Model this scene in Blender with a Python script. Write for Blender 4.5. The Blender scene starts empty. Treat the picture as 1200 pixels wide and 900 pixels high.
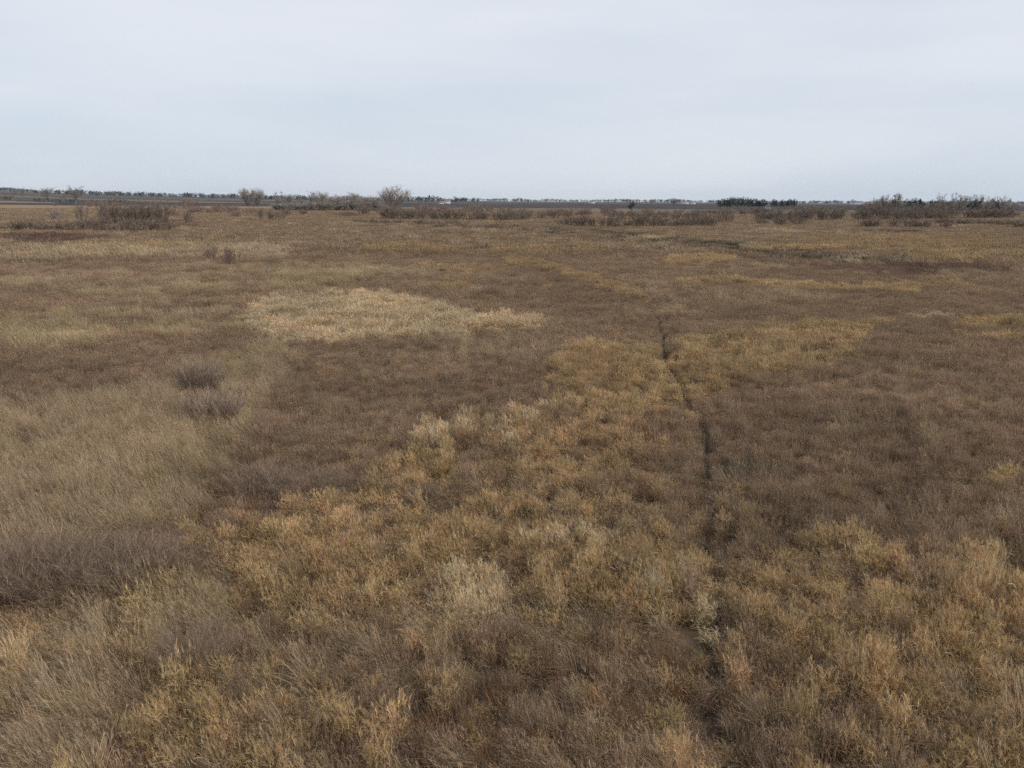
import bpy, math
import numpy as np

scene = bpy.context.scene
RNG = np.random.default_rng(11)

# ------------------------------------------------------------------ camera
H = 8.0
FPX = 857.0                      # focal length in photo pixels (1200 wide)
PITCH = math.radians(14.05)
ROLL = math.radians(0.29)
cam_d = bpy.data.cameras.new("camera")
cam = bpy.data.objects.new("camera", cam_d)
scene.collection.objects.link(cam)
cam_d.sensor_fit = 'HORIZONTAL'
cam_d.sensor_width = 36.0
cam_d.lens = 36.0 * FPX / 1200.0
cam_d.clip_start = 0.1
cam_d.clip_end = 40000
cam.location = (0, 0, H)
from mathutils import Matrix
cam.rotation_euler = (Matrix.Rotation(math.pi / 2 - PITCH, 3, 'X') @ Matrix.Rotation(ROLL, 3, 'Z')).to_euler()
scene.camera = cam

# ------------------------------------------------------------------ sky, sun, exposure
SUN_EL, SUN_AZ = math.radians(34), math.radians(118)     # azimuth clockwise from +Y (view direction)
w = bpy.data.worlds.new("World")
scene.world = w
w.use_nodes = True
nt = w.node_tree
nt.nodes.clear()
N = nt.nodes.new
out = N('ShaderNodeOutputWorld')
bg = N('ShaderNodeBackground')
bg.inputs['Strength'].default_value = 0.1
sky = N('ShaderNodeTexSky')
sky.sky_type = 'NISHITA'
sky.sun_disc = False
sky.sun_elevation = SUN_EL
sky.sun_rotation = SUN_AZ
sky.dust_density = 2.0
tc = N('ShaderNodeTexCoord')
mp = N('ShaderNodeMapping')
mp.inputs['Scale'].default_value = (1.0, 1.6, 7.0)
mp.inputs['Rotation'].default_value = (0, math.radians(5), 0.5)
cn = N('ShaderNodeTexNoise')
cn.inputs['Scale'].default_value = 1.6
cn.inputs['Detail'].default_value = 6
cn.inputs['Roughness'].default_value = 0.5
cr = N('ShaderNodeValToRGB')
cr.color_ramp.elements[0].position = 0.36
cr.color_ramp.elements[0].color = (7.05, 7.75, 8.7, 1)
cr.color_ramp.elements[1].position = 0.64
cr.color_ramp.elements[1].color = (8.2, 8.55, 9.2, 1)
sx = N('ShaderNodeSeparateXYZ')
hr = N('ShaderNodeValToRGB')                      # overcast sky is a little darker and bluer low down
e = hr.color_ramp.elements
e[0].position = 0.0; e[0].color = (0.93, 0.955, 0.96, 1)
e[1].position = 0.22; e[1].color = (1, 1, 1, 1)
mul = N('ShaderNodeMixRGB'); mul.blend_type = 'MULTIPLY'; mul.inputs[0].default_value = 1
mix = N('ShaderNodeMixRGB'); mix.inputs[0].default_value = 0.9
L = nt.links.new
L(tc.outputs['Generated'], mp.inputs['Vector'])
L(mp.outputs[0], cn.inputs['Vector'])
L(cn.outputs['Fac'], cr.inputs[0])
L(tc.outputs['Generated'], sx.inputs[0])
L(sx.outputs['Z'], hr.inputs[0])
L(cr.outputs[0], mul.inputs[1]); L(hr.outputs[0], mul.inputs[2])
L(sky.outputs[0], mix.inputs[1]); L(mul.outputs[0], mix.inputs[2])
L(mix.outputs[0], bg.inputs[0])
L(bg.outputs[0], out.inputs[0])

sl = bpy.data.lights.new("sun", 'SUN')
sl.energy = 1.4
sl.angle = math.radians(14)
sl.color = (1.0, 0.93, 0.84)
so = bpy.data.objects.new("sun", sl)
scene.collection.objects.link(so)
so.rotation_euler = (math.pi / 2 - SUN_EL, 0, math.pi - SUN_AZ)
so.location = (0, 0, 200)

vs = scene.view_settings
vs.view_transform = 'Standard'
vs.look = 'None'
vs.exposure = 0.0
vs.gamma = 1.0
scene.cycles.max_bounces = 5
scene.cycles.diffuse_bounces = 3
scene.cycles.transmission_bounces = 3
scene.cycles.glossy_bounces = 1
scene.cycles.volume_bounces = 0
scene.cycles.use_light_tree = False
scene.cycles.use_denoising = False
scene.cycles.denoiser = 'OPENIMAGEDENOISE'
scene.cycles.denoising_input_passes = 'RGB_ALBEDO_NORMAL'
scene.cycles.denoising_prefilter = 'ACCURATE'

# ------------------------------------------------------------------ maths helpers
def rand2(ix, iy, seed):
    n = (ix.astype(np.int64) * 374761393 + iy.astype(np.int64) * 668265263 + seed * 974711) & 0x7fffffff
    n = (n ^ (n >> 13)) * 1274126177 & 0x7fffffff
    n = (n ^ (n >> 16)) & 0xffff
    return n / 65535.0

def vnoise(x, y, seed=0):
    ix, iy = np.floor(x), np.floor(y)
    fx, fy = x - ix, y - iy
    fx = fx * fx * (3 - 2 * fx); fy = fy * fy * (3 - 2 * fy)
    a = rand2(ix, iy, seed); b = rand2(ix + 1, iy, seed)
    c = rand2(ix, iy + 1, seed); d = rand2(ix + 1, iy + 1, seed)
    return (a * (1 - fx) + b * fx) * (1 - fy) + (c * (1 - fx) + d * fx) * fy

def fbm(x, y, seed=0, octs=4):
    s = 0; a = 0.5; t = 0
    for k in range(octs):
        s = s + a * vnoise(x * 2 ** k, y * 2 ** k, seed + k * 17); t += a; a *= 0.55
    return s / t

def sstep(a, b, x):
    t = np.clip((x - a) / (b - a), 0, 1)
    return t * t * (3 - 2 * t)

CP, SP, CR_, SR_ = math.cos(PITCH), math.sin(PITCH), math.cos(ROLL), math.sin(ROLL)

def project(x, y, z):
    """photo pixel of a world point (used once, to lay the field's patches out on the ground)"""
    dz = z - H
    f = y * CP - dz * SP
    up = y * SP + dz * CP
    f = np.where(f < 0.05, 0.05, f)
    a = x / f; b = up / f
    a, b = a * CR_ + b * SR_, b * CR_ - a * SR_
    return 600 + a * FPX, 450 - b * FPX

def horizon(u):
    return 450 - FPX * math.tan(PITCH) / CR_ + (u - 600) * math.tan(ROLL)

def azim(u):
    """world azimuth (x/y) of the photo column u at the horizon"""
    v = horizon(u)
    a = (u - 600) / FPX; b = (450 - v) / FPX
    a, b = a * CR_ - b * SR_, b * CR_ + a * SR_
    f = CP + b * SP
    return a, f

def rise(x, y):
    """the land climbs gently towards low hills beyond the marsh"""
    d = np.sqrt(x * x + y * y)
    az = np.degrees(np.arctan2(x, y))
    wt = np.interp(az, [-180, -60, -34, -30, -22, -16, 0, 20, 36, 60, 180],
                   [0.3, 1.0, 1.0, 0.72, 0.45, 0.32, 0.10, 0.06, 0.05, 0.2, 0.3])
    q = np.maximum(d - 700, 0)
    q = np.where(q < 400, q * q / 800, q - 200)
    q = np.minimum(q, 4300)
    return 0.0122 * q * wt

def ground(x, y):
    d = np.sqrt(x * x + y * y)
    n = (fbm(x / 19.0, y / 19.0, 5, 3) - 0.5) * 0.7 + (fbm(x / 2.6, y / 2.6, 6, 2) - 0.5) * 0.22
    return rise(x, y) + n * np.clip(1.2 - d / 800.0, 0.1, 1)

def unproject(u, v):
    """ground point under a photo pixel on the flat marsh"""
    a = (u - 600) / FPX; b = (450 - v) / FPX
    a, b = a * CR_ - b * SR_, b * CR_ + a * SR_
    fy = CP + b * SP; fz = -SP + b * CP
    t = H / -fz
    x, y = a * t, fy * t
    return x, y, float(ground(np.array([x]), np.array([y]))[0])

def at_dist(u, d):
    a, f = azim(u)
    k = d / math.hypot(a, f)
    x, y = a * k, f * k
    return x, y, float(ground(np.array([x]), np.array([y]))[0])

# ------------------------------------------------------------------ the pattern of the marsh: patches of different plants
def poly_mask(u, v, pts, soft):
    q = np.array(pts, float); m = soft * 4.0
    sel = (u > q[:, 0].min() - m) & (u < q[:, 0].max() + m) & (v > q[:, 1].min() - m / 2.4) & (v < q[:, 1].max() + m / 2.4)
    out = np.zeros(u.shape)
    if sel.any():
        out[sel] = poly_mask_in(u[sel], v[sel], pts, soft)
    return out

def poly_mask_in(u, v, pts, soft, vs=2.4, warp=1.0):
    p = np.array(pts, float); p[:, 1] *= vs
    n = fbm(u / 36.0, v / 13.0, 31, 4) - 0.5
    n2 = fbm(u / 11.0, v / 4.5, 37, 3) - 0.5
    X, Y = u, v * vs
    best = np.full(u.shape, 1e9); inside = np.zeros(u.shape, bool)
    for i in range(len(p)):
        a, b = p[i], p[(i + 1) % len(p)]
        e = b - a
        t = np.clip(((X - a[0]) * e[0] + (Y - a[1]) * e[1]) / (e @ e + 1e-9), 0, 1)
        dd = np.hypot(X - a[0] - t * e[0], Y - a[1] - t * e[1])
        best = np.minimum(best, dd)
        c = ((a[1] > Y) != (b[1] > Y))
        xi = a[0] + (Y - a[1]) * e[0] / (e[1] if abs(e[1]) > 1e-9 else 1e-9)
        inside ^= c & (X < xi)
    sd = np.where(inside, best, -best) + (n * 2.4 + n2 * 1.6) * soft * warp
    return sstep(-soft, soft, sd)

def ell(cx, cy, rx, ry, rot=0):
    c, s = math.cos(math.radians(rot)), math.sin(math.radians(rot))
    return [(cx + rx * math.cos(t) * c - ry * math.sin(t) * s, cy + rx * math.cos(t) * s + ry * math.sin(t) * c)
            for t in np.linspace(0, 2 * math.pi, 13)[:-1]]

def band(pts, wpx):
    up = [(x, y - wpx / 2) for x, y in pts]; dn = [(x, y + wpx / 2) for x, y in pts]
    return up + dn[::-1]

# plant kinds: albedo of dead stems and leaves
COL = {
    'sedge':  (0.468, 0.312, 0.186),
    'dark':   (0.375, 0.250, 0.152),
    'forb':   (0.468, 0.318, 0.192),
    'tan':    (0.535, 0.388, 0.225),
    'olive':  (0.500, 0.378, 0.200),
    'gold':   (0.580, 0.402, 0.190),
    'amber':  (0.520, 0.350, 0.172),
    'pale':   (0.690, 0.528, 0.315),
    'rust':   (0.270, 0.165, 0.118),
    'orange': (0.390, 0.215, 0.100),
    'grey':   (0.340, 0.238, 0.160),
    'green':  (0.150, 0.135, 0.088),
    'buff':   (0.560, 0.400, 0.240),
}
SPEC = {'sedge': 'fine', 'dark': 'fine', 'forb': 'forb', 'tan': 'arch', 'olive': 'arch', 'gold': 'reed', 'amber': 'reed',
        'pale': 'reed', 'rust': 'fine', 'orange': 'blue', 'grey': 'forb', 'green': 'fine', 'buff': 'fine'}

# (outline in photo pixels, soft edge, strength, kind, height factor)
PATCH = [
    # far belt of buff grass
    (band([(-200, 262), (300, 262), (700, 268), (1400, 272)], 52), 8, .60, 'buff', 1),
    (band([(-100, 300), (200, 292), (330, 294)], 14), 4, .75, 'tan', 1),
    (ell(270, 293, 60, 6), 4, .8, 'tan', 1),
    (ell(170, 287, 90, 4), 4, .6, 'gold', 1),
    (ell(460, 291, 22, 6), 4, .75, 'amber', 1),
    (band([(430, 288), (560, 292), (700, 289)], 7), 4, .55, 'amber', 1),
    (ell(1060, 284, 130, 9), 5, .5, 'amber', 1),
    (ell(1130, 298, 70, 5), 5, .5, 'gold', 1),
    (ell(930, 290, 60, 2.5), 2, .8, 'gold', 1), (ell(905, 270, 20, 1.6), 2, .8, 'tan', 1),
    (ell(820, 304, 42, 4.5), 3, .85, 'gold', 1),
    (ell(770, 278, 26, 1.8), 2, .9, 'tan', 1), (ell(880, 287, 14, 2.2), 2, .9, 'pale', 1), (ell(905, 272, 40, 2), 2, .5, 'tan', 1),
    (ell(640, 294, 40, 4), 3, .5, 'amber', 1), (ell(100, 247, 130, 3), 3, .4, 'buff', 1),
    # ditch lines and dark stripes
    (band([(640, 270), (760, 279), (880, 290), (960, 299), (1010, 305)], 10), 4, .84, 'green', .8),
    (band([(860, 300), (980, 304), (1060, 303)], 5), 3, .6, 'green', .7),
    (ell(1090, 314, 105, 8), 5, .85, 'rust', .9), (ell(1000, 312, 60, 5), 4, .9, 'dark', .9), (ell(1060, 313, 120, 6), 4, .7, 'rust', .9),
    (ell(40, 278, 95, 5.5), 4, .9, 'rust', 1), (ell(210, 262, 25, 6), 4, .8, 'rust', 1), (ell(405, 251, 14, 2.5), 2, .9, 'rust', 1),
    (ell(160, 300, 120, 4), 3, .4, 'sedge', 1),
    (band([(520, 296), (620, 300), (640, 303)], 5), 3, .5, 'dark', .8),
    # streaks of the middle field
    (band([(590, 303), (640, 312), (700, 328), (760, 350)], 7), 4, .85, 'amber', 1),
    (band([(790, 328), (860, 328), (960, 335), (1075, 340)], 6), 4, .85, 'gold', 1),
    (ell(375, 325, 62, 8, -4), 4, .85, 'olive', 1), (ell(240, 336, 45, 3.5), 3, .8, 'olive', 1), (ell(140, 341, 55, 3), 3, .8, 'olive', 1),
    (ell(50, 388, 85, 13), 6, .85, 'olive', 1), (ell(110, 368, 60, 5), 4, .7, 'olive', 1), (ell(220, 384, 70, 9), 6, .6, 'olive', 1),
    (ell(35, 330, 60, 4), 4, .5, 'tan', 1), (ell(120, 322, 60, 3), 4, .5, 'tan', 1),
    (ell(525, 333, 20, 5), 4, .7, 'amber', 1), (ell(440, 318, 80, 3), 3, .6, 'tan', 1), (ell(540, 314, 60, 4), 4, .5, 'amber', 1),
    (ell(880, 345, 70, 8), 6, .45, 'tan', 1), (ell(760, 320, 70, 5), 5, .4, 'buff', 1),
    (ell(1160, 375, 45, 7), 4, .8, 'gold', 1), (ell(1100, 330, 60, 5), 4, .4, 'amber', 1), (ell(1170, 392, 50, 4), 4, .6, 'gold', 1),
    (ell(1090, 370, 25, 2), 2, .7, 'pale', 1), (ell(960, 348, 25, 2), 2, .7, 'tan', 1), (ell(1120, 320, 45, 3), 3, .6, 'tan', 1),
    # brown strip left of the pale stand
    ([(-60, 415), (120, 405), (250, 392), (330, 398), (250, 424), (120, 456), (-60, 496)], 8, .7, 'dark', .85),
    # big leaning stand on the left
    ([(-200, 520), (20, 480), (150, 452), (240, 426), (330, 404), (352, 416), (310, 470), (280, 520), (245, 560), (215, 600), (60, 640), (-200, 700)], 10, .88, 'tan', 1.15),
    ([(230, 428), (330, 405), (345, 415), (290, 440), (240, 446)], 7, .8, 'olive', 1),
    ([(170, 560), (230, 520), (285, 480), (310, 478), (270, 530), (215, 590), (130, 600)], 8, .75, 'olive', .9),
    (ell(130, 600, 130, 30, -15), 14, .5, 'tan', 1.1),
    # pale stand
    ([(280, 372), (310, 352), (350, 345), (410, 343), (470, 348), (520, 360), (570, 368), (634, 373), (622, 385), (560, 385), (540, 394), (470, 394), (400, 399), (330, 398), (300, 386)], 11, .86, 'pale', 1.1),
    (ell(455, 384, 120, 5), 4, .45, 'amber', 1.2), (ell(440, 362, 70, 4), 4, .5, 'tan', 1.1), (ell(350, 378, 40, 5), 4, .4, 'olive', 1), (ell(540, 372, 40, 3), 3, .6, 'sedge', 1), (ell(590, 379, 44, 8), 4, .5, 'gold', 1.1),
    (band([(300, 398), (380, 405), (450, 404), (500, 399)], 9), 5, .8, 'dark', 1.1),
    # amber ground round the worn track
    ([(645, 440), (670, 408), (720, 398), (790, 404), (860, 390), (950, 377), (1035, 378), (1000, 396), (900, 412), (1000, 412), (975, 430), (880, 440), (830, 456), (800, 478), (720, 484), (650, 470)], 14, .62, 'gold', 1.05),
    (ell(700, 435, 55, 26), 12, .5, 'amber', 1.1), (ell(945, 386, 70, 8), 6, .6, 'gold', 1.1),
    (ell(780, 395, 25, 5), 4, .6, 'sedge', 1), (ell(905, 395, 30, 5), 4, .6, 'sedge', .9),
    ([(590, 480), (650, 470), (700, 490), (740, 520), (770, 580), (700, 600), (640, 560), (600, 530)], 16, .32, 'amber', 1.0),
    (ell(612, 510, 30, 30), 14, .36, 'pale', 1.0), (ell(640, 520, 60, 30), 14, .2, 'gold', 1.0), (ell(655, 545, 50, 18), 10, .35, 'gold', 1.1), (ell(735, 515, 40, 14), 9, .45, 'orange', 1),
    (ell(880, 550, 70, 10), 8, .4, 'green', .9),
    (ell(985, 510, 14, 5), 4, .7, 'tan', 1), (ell(1095, 512, 16, 6), 4, .6, 'tan', 1), (ell(1180, 558, 16, 6), 5, .8, 'gold', 1),
    # belt of gold grass crossing the near ground
    ([(270, 640), (330, 590), (430, 575), (560, 570), (640, 580), (720, 590), (830, 625), (850, 700), (740, 720), (640, 690), (480, 690), (380, 740), (300, 720)], 16, .42, 'gold', 1.1),
    (ell(500, 550, 45, 24), 10, .4, 'gold', 1.1), (ell(660, 620, 60, 30), 16, .28, 'pale', 1.1), (ell(360, 660, 60, 55), 18, .35, 'amber', 1.1),
    (ell(780, 690, 62, 34, 20), 14, .42, 'pale', 1.1), (ell(770, 680, 80, 40, 20), 14, .4, 'gold', 1.1), (ell(805, 645, 30, 18), 8, .55, 'gold', 1.15),
    ([(860, 690), (930, 630), (970, 650), (1010, 640), (1060, 680), (1130, 665), (1210, 690), (1330, 760), (1330, 960), (1060, 960), (1090, 830), (1000, 800), (940, 770), (900, 740)], 14, .55, 'gold', 1.1),
    (ell(1140, 700, 50, 22), 10, .5, 'amber', 1.2), (ell(925, 735, 55, 26), 12, .35, 'olive', .9), (ell(1110, 860, 70, 30), 14, .5, 'dark', .8),
    (ell(1000, 780, 60, 34), 12, .5, 'gold', 1.15), (ell(950, 635, 22, 16), 6, .7, 'gold', 1.2), (ell(1180, 800, 60, 70), 16, .4, 'tan', 1.1),
    # near left
    ([(-300, 740), (60, 700), (150, 720), (180, 790), (130, 860), (150, 980), (-300, 980)], 16, .72, 'tan', 1.1),
    ([(150, 700), (230, 660), (290, 690), (280, 740), (190, 740)], 14, .6, 'olive', 1),
    (ell(250, 860, 95, 62), 14, .62, 'gold', 1.1), (ell(160, 790, 60, 30), 12, .35, 'dark', .9),
    (ell(490, 770, 70, 45), 16, .35, 'tan', 1.0), (ell(520, 850, 130, 50), 18, .3, 'orange', .95), (ell(600, 840, 260, 70), 24, .45, 'dark', .95), (ell(960, 880, 120, 60), 20, .4, 'dark', .9), (ell(700, 790, 120, 60), 20, .3, 'orange', .95),
    (ell(640, 730, 70, 24, 20), 10, .5, 'olive', .9),
    (ell(745, 800, 50, 30), 12, .15, 'tan', 1.0), (ell(1010, 880, 60, 30), 14, .4, 'dark', .85),
    (ell(930, 850, 90, 60), 20, .35, 'dark', .85),
    (ell(110, 668, 130, 24), 12, .6, 'grey', 1.1), (ell(345, 565, 70, 22), 10, .6, 'grey', 1.15), (ell(490, 580, 60, 16), 8, .5, 'grey', 1.1),
]
# golden stems and bleached stems sprinkled through the whole near ground
PATCH.insert(0, ([(-300, 640), (250, 600), (560, 560), (860, 600), (1000, 640), (1500, 660), (1500, 1000), (-300, 1000)], 30, .15, 'gold', 1.0))
PATCH.insert(0, ([(-300, 660), (250, 610), (560, 580), (860, 620), (1500, 680), (1500, 1000), (-300, 1000)], 30, .13, 'tan', 1.0))
PATCH.insert(0, ([(350, 560), (620, 470), (780, 480), (830, 600), (700, 640), (420, 620)], 25, .08, 'amber', 1.0))
PATCH.insert(0, ([(-300, 310), (500, 310), (600, 340), (260, 410), (-300, 420)], 12, .10, 'tan', 1.0))
# stands distinct enough to be separate objects
OWN = {
    'pale_stand': [(280, 372), (310, 352), (350, 345), (410, 343), (470, 348), (520, 360), (570, 368), (634, 373), (622, 385), (560, 385), (540, 394), (470, 394), (400, 399), (330, 398), (300, 386)],
    'straw_clump': ell(556, 684, 44, 27),
    'twin_clump': ell(521, 508, 33, 9),
}
PATCH = [(p_, so_ * (1.35 if min(q_[1] for q_ in p_) > 392 else 1), st_, k_, h_) for p_, so_, st_, k_, h_ in PATCH]
PATCH.append((OWN['straw_clump'], 8, .97, 'pale', 1.6))
PATCH.append((OWN['twin_clump'], 7, .88, 'pale', 1.05))

TRACK = [(845, 1000), (858, 900), (850, 850), (838, 790), (842, 730), (840, 690), (836, 655), (834, 610), (830, 570), (824, 530), (822, 505),
         (808, 488), (797, 470), (788, 452), (782, 432), (778, 408), (772, 372), (764, 352), (752, 338)]
TRACKW = np.array([unproject(*p)[:2] for p in TRACK])

def track_dist(x, y):
    best = np.full(x.shape, 1e9)
    xx = x + (fbm(y * 0 + 3.3, y / 2.6, 51, 2) - .5) * .6
    for a, b in zip(TRACKW[:-1], TRACKW[1:]):
        e = b - a
        t = np.clip(((xx - a[0]) * e[0] + (y - a[1]) * e[1]) / (e @ e), 0, 1)
        best = np.minimum(best, np.hypot(xx - a[0] - t * e[0], y - a[1] - t * e[1]))
    return best

KINDS = list(COL)
KI = {k: i for i, k in enumerate(KINDS)}
CARR = np.array([COL[k] for k in KINDS])

def base_mix(x, y, u, v, rnd):
    """kind index per point: base plants, then patches painted over with their strength as chance"""
    n1 = fbm(x / 7.0, y / 7.0, 71, 4); n2 = fbm(x / 13.0 + 9, y / 13.0, 83, 4)
    k = np.full(x.shape, KI['sedge'])
    r = rnd(x.shape)
    k[r < 0.34] = KI['forb']
    k[(r > 0.34) & (r < 0.34 + 0.34 * sstep(.48, .7, n1))] = KI['dark']
    k[(r > 0.70) & (r < 0.70 + 0.13 * sstep(.52, .72, n2))] = KI['tan']
    k[(r > 0.955)] = KI['orange']
    k[(r > 0.992)] = KI['amber']
    h = np.ones(x.shape)
    return k, h

# ------------------------------------------------------------------ geometry helpers
def norm(a):
    return a / np.maximum(np.linalg.norm(a, axis=-1, keepdims=True), 1e-9)

def paths(start, direc, length, seg, bend=None, jit=0.0, rng=RNG):
    """n polylines; bend is a vector added to the heading along the way"""
    n = len(start)
    P = np.zeros((n, seg + 1, 3)); P[:, 0] = start
    d = norm(direc.copy())
    st = (np.asarray(length) / seg).reshape(-1, 1)
    for s in range(seg):
        P[:, s + 1] = P[:, s] + d * st
        if bend is not None:
            d = d + bend / seg
        if jit:
            d = d + rng.normal(0, jit, (n, 3))
        d = norm(d)
    return P

def children(P, per, t0, t1, ang0, ang1, up=0.0, rng=RNG):
    n, s, _ = P.shape
    m = n * per
    idx = np.repeat(np.arange(n), per)
    t = rng.uniform(t0, t1, m) * (s - 1)
    i = np.minimum(t.astype(int), s - 2); f = (t - i)[:, None]
    start = P[idx, i] * (1 - f) + P[idx, i + 1] * f
    tan = norm(P[idx, i + 1] - P[idx, i])
    rnd = norm(np.cross(tan, rng.normal(size=(m, 3))))
    a = rng.uniform(ang0, ang1, m)[:, None]
    d = tan * np.cos(a) + rnd * np.sin(a)
    d[:, 2] += up
    return start, norm(d), t / (s - 1)

class MB:
    def __init__(self, blend=False):
        self.blend = blend
        self.v, self.f, self.t, self.n = [], [], [], 0
    def strip(self, P, w0, w1, tint, rng=RNG):
        n, s, _ = P.shape
        if self.blend: tint = np.where(rng.random(n) < .17, .55 + .45 * np.asarray(tint), .62 * np.asarray(tint))
        side = norm(np.cross(np.diff(P, axis=1)[:, 0], rng.normal(size=(n, 3))))[:, None]
        k = np.linspace(0, 1, s)[None, :, None]
        w0 = np.asarray(w0).reshape(-1, 1, 1); w1 = np.asarray(w1).reshape(-1, 1, 1)
        w = (w0 * (1 - k) + w1 * k) / 2
        V = np.stack([P - side * w, P + side * w], 2).reshape(-1, 3)
        b = (np.arange(n)[:, None] * s + np.arange(s - 1)[None]).reshape(-1) * 2 + self.n
        self.v.append(V); self.f.append(np.stack([b, b + 1, b + 3, b + 2], 1))
        self.t.append(np.repeat(np.broadcast_to(np.asarray(tint), (n,)), s * 2)); self.n += len(V)
    def tube(self, P, r0, r1, tint, sides=4):
        n, s, _ = P.shape
        tan = np.gradient(P, axis=1); tan = norm(tan)
        ref = np.tile(np.array([0.31, 0.87, 0.38]), (n, s, 1))
        a = norm(np.cross(tan, ref)); b2 = np.cross(tan, a)
        k = np.linspace(0, 1, s)[None, :]
        r = (np.asarray(r0).reshape(-1, 1) * (1 - k) + np.asarray(r1).reshape(-1, 1) * k)[..., None]
        th = np.linspace(0, 2 * math.pi, sides, endpoint=False)
        V = np.stack([P + (a * math.cos(t) + b2 * math.sin(t)) * r for t in th], 2).reshape(-1, 3)
        base = (np.arange(n)[:, None] * s + np.arange(s - 1)[None]).reshape(-1) * sides + self.n
        for q in range(sides):
            q2 = (q + 1) % sides
            self.f.append(np.stack([base + q, base + q2, base + sides + q2, base + sides + q], 1))
        self.v.append(V); self.t.append(np.repeat(np.broadcast_to(np.asarray(tint), (n,)), s * sides)); self.n += len(V)
    def quads(self, C, size, tint, rng=RNG, flat=0.0):
        n = len(C)
        a = norm(rng.normal(size=(n, 3))); nrm = rng.normal(size=(n, 3))
        b = norm(np.cross(a, nrm))
        s = np.asarray(size).reshape(-1, 1) / 2
        V = np.stack([C - a * s, C - b * s * .7, C + a * s, C + b * s * .7], 1).reshape(-1, 3)
        q = np.arange(n)[:, None] * 4 + np.arange(4)[None] + self.n
        self.v.append(V); self.f.append(q); self.t.append(np.repeat(np.broadcast_to(np.asarray(tint), (n,)), 4)); self.n += len(V)
    def add(self, V, F, tint):
        V = np.asarray(V, float); F = np.asarray(F)
        self.v.append(V); self.f.append(F + self.n); self.t.append(np.full(len(V), float(tint))); self.n += len(V)
    def join(self, other_v, other_f, other_t):
        self.v.append(other_v); self.f.append(other_f + self.n); self.t.append(other_t); self.n += len(other_v)
    def arrays(self):
        return np.concatenate(self.v), np.concatenate(self.f), np.concatenate(self.t)
    def mesh(self, name, mat, smooth=False):
        V, F, T = self.arrays()
        me = bpy.data.meshes.new(name)
        me.vertices.add(len(V)); me.vertices.foreach_set('co', V.astype(np.float32).ravel())
        me.loops.add(F.size); me.loops.foreach_set('vertex_index', F.astype(np.int32).ravel())
        me.polygons.add(len(F)); me.polygons.foreach_set('loop_start', (np.arange(len(F)) * 4).astype(np.int32))
        at = me.attributes.new('tint', 'FLOAT', 'POINT'); at.data.foreach_set('value', T.astype(np.float32))
        if smooth:
            me.polygons.foreach_set('use_smooth', np.ones(len(F), bool))
        me.update(calc_edges=True)
        me.materials.append(mat)
        return me

def link(o):
    scene.collection.objects.link(o)
    return o

def obj(name, me, parent=None, loc=None):
    o = link(bpy.data.objects.new(name, me))
    if parent is not None: o.parent = parent
    if loc is not None: o.location = loc
    return o

def tag(o, label=None, cat=None, group=None, kind=None):
    if label: o['label'] = label
    if cat: o['category'] = cat
    if group: o['group'] = group
    if kind: o['kind'] = kind
    return o

# ------------------------------------------------------------------ materials
def plant_mat(name, col=None, transl=0.3, spread=0.85, grey=0.16):
    m = bpy.data.materials.new(name); m.use_nodes = True
    t = m.node_tree; t.nodes.clear(); n = t.nodes.new; l = t.links.new
    o = n('ShaderNodeOutputMaterial')
    ta = n('ShaderNodeAttribute'); ta.attribute_name = 'tint'
    if col is None:
        ca = n('ShaderNodeAttribute'); ca.attribute_type = 'INSTANCER'; ca.attribute_name = 'col'
        csock = ca.outputs['Color']
    else:
        rgb = n('ShaderNodeRGB'); rgb.outputs[0].default_value = (*col, 1)
        oi = n('ShaderNodeObjectInfo')
        mr = n('ShaderNodeMapRange'); mr.inputs['To Min'].default_value = 0.78; mr.inputs['To Max'].default_value = 1.22
        l(oi.outputs['Random'], mr.inputs['Value'])
        mm = n('ShaderNodeVectorMath'); mm.operation = 'SCALE'
        l(rgb.outputs[0], mm.inputs[0]); l(mr.outputs[0], mm.inputs['Scale'])
        csock = mm.outputs[0]
    mr2 = n('ShaderNodeMapRange')
    mr2.inputs['To Min'].default_value = 1 - spread; mr2.inputs['To Max'].default_value = 1 + spread
    l(ta.outputs['Fac'], mr2.inputs['Value'])
    sc = n('ShaderNodeVectorMath'); sc.operation = 'SCALE'
    l(csock, sc.inputs[0]); l(mr2.outputs[0], sc.inputs['Scale'])
    # some stems weathered to grey
    hs = n('ShaderNodeHueSaturation')
    mr3 = n('ShaderNodeMath'); mr3.operation = 'MULTIPLY'; mr3.inputs[1].default_value = 7.31
    fr = n('ShaderNodeMath'); fr.operation = 'FRACT'
    l(ta.outputs['Fac'], mr3.inputs[0]); l(mr3.outputs[0], fr.inputs[0])
    mr4 = n('ShaderNodeMapRange'); mr4.inputs['To Min'].default_value = 1 - grey * 2; mr4.inputs['To Max'].default_value = 1 + grey * .6
    l(fr.outputs[0], mr4.inputs['Value']); l(mr4.outputs[0], hs.inputs['Saturation'])
    l(sc.outputs[0], hs.inputs['Color'])
    d = n('ShaderNodeBsdfDiffuse')
    l(hs.outputs[0], d.inputs['Color'])
    if transl > 0:
        tr = n('ShaderNodeBsdfTranslucent'); l(hs.outputs[0], tr.inputs['Color'])
        mx = n('ShaderNodeMixShader'); mx.inputs[0].default_value = transl
        l(d.outputs[0], mx.inputs[1]); l(tr.outputs[0], mx.inputs[2]); l(mx.outputs[0], o.inputs[0])
    else:
        l(d.outputs[0], o.inputs[0])
    return m

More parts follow.
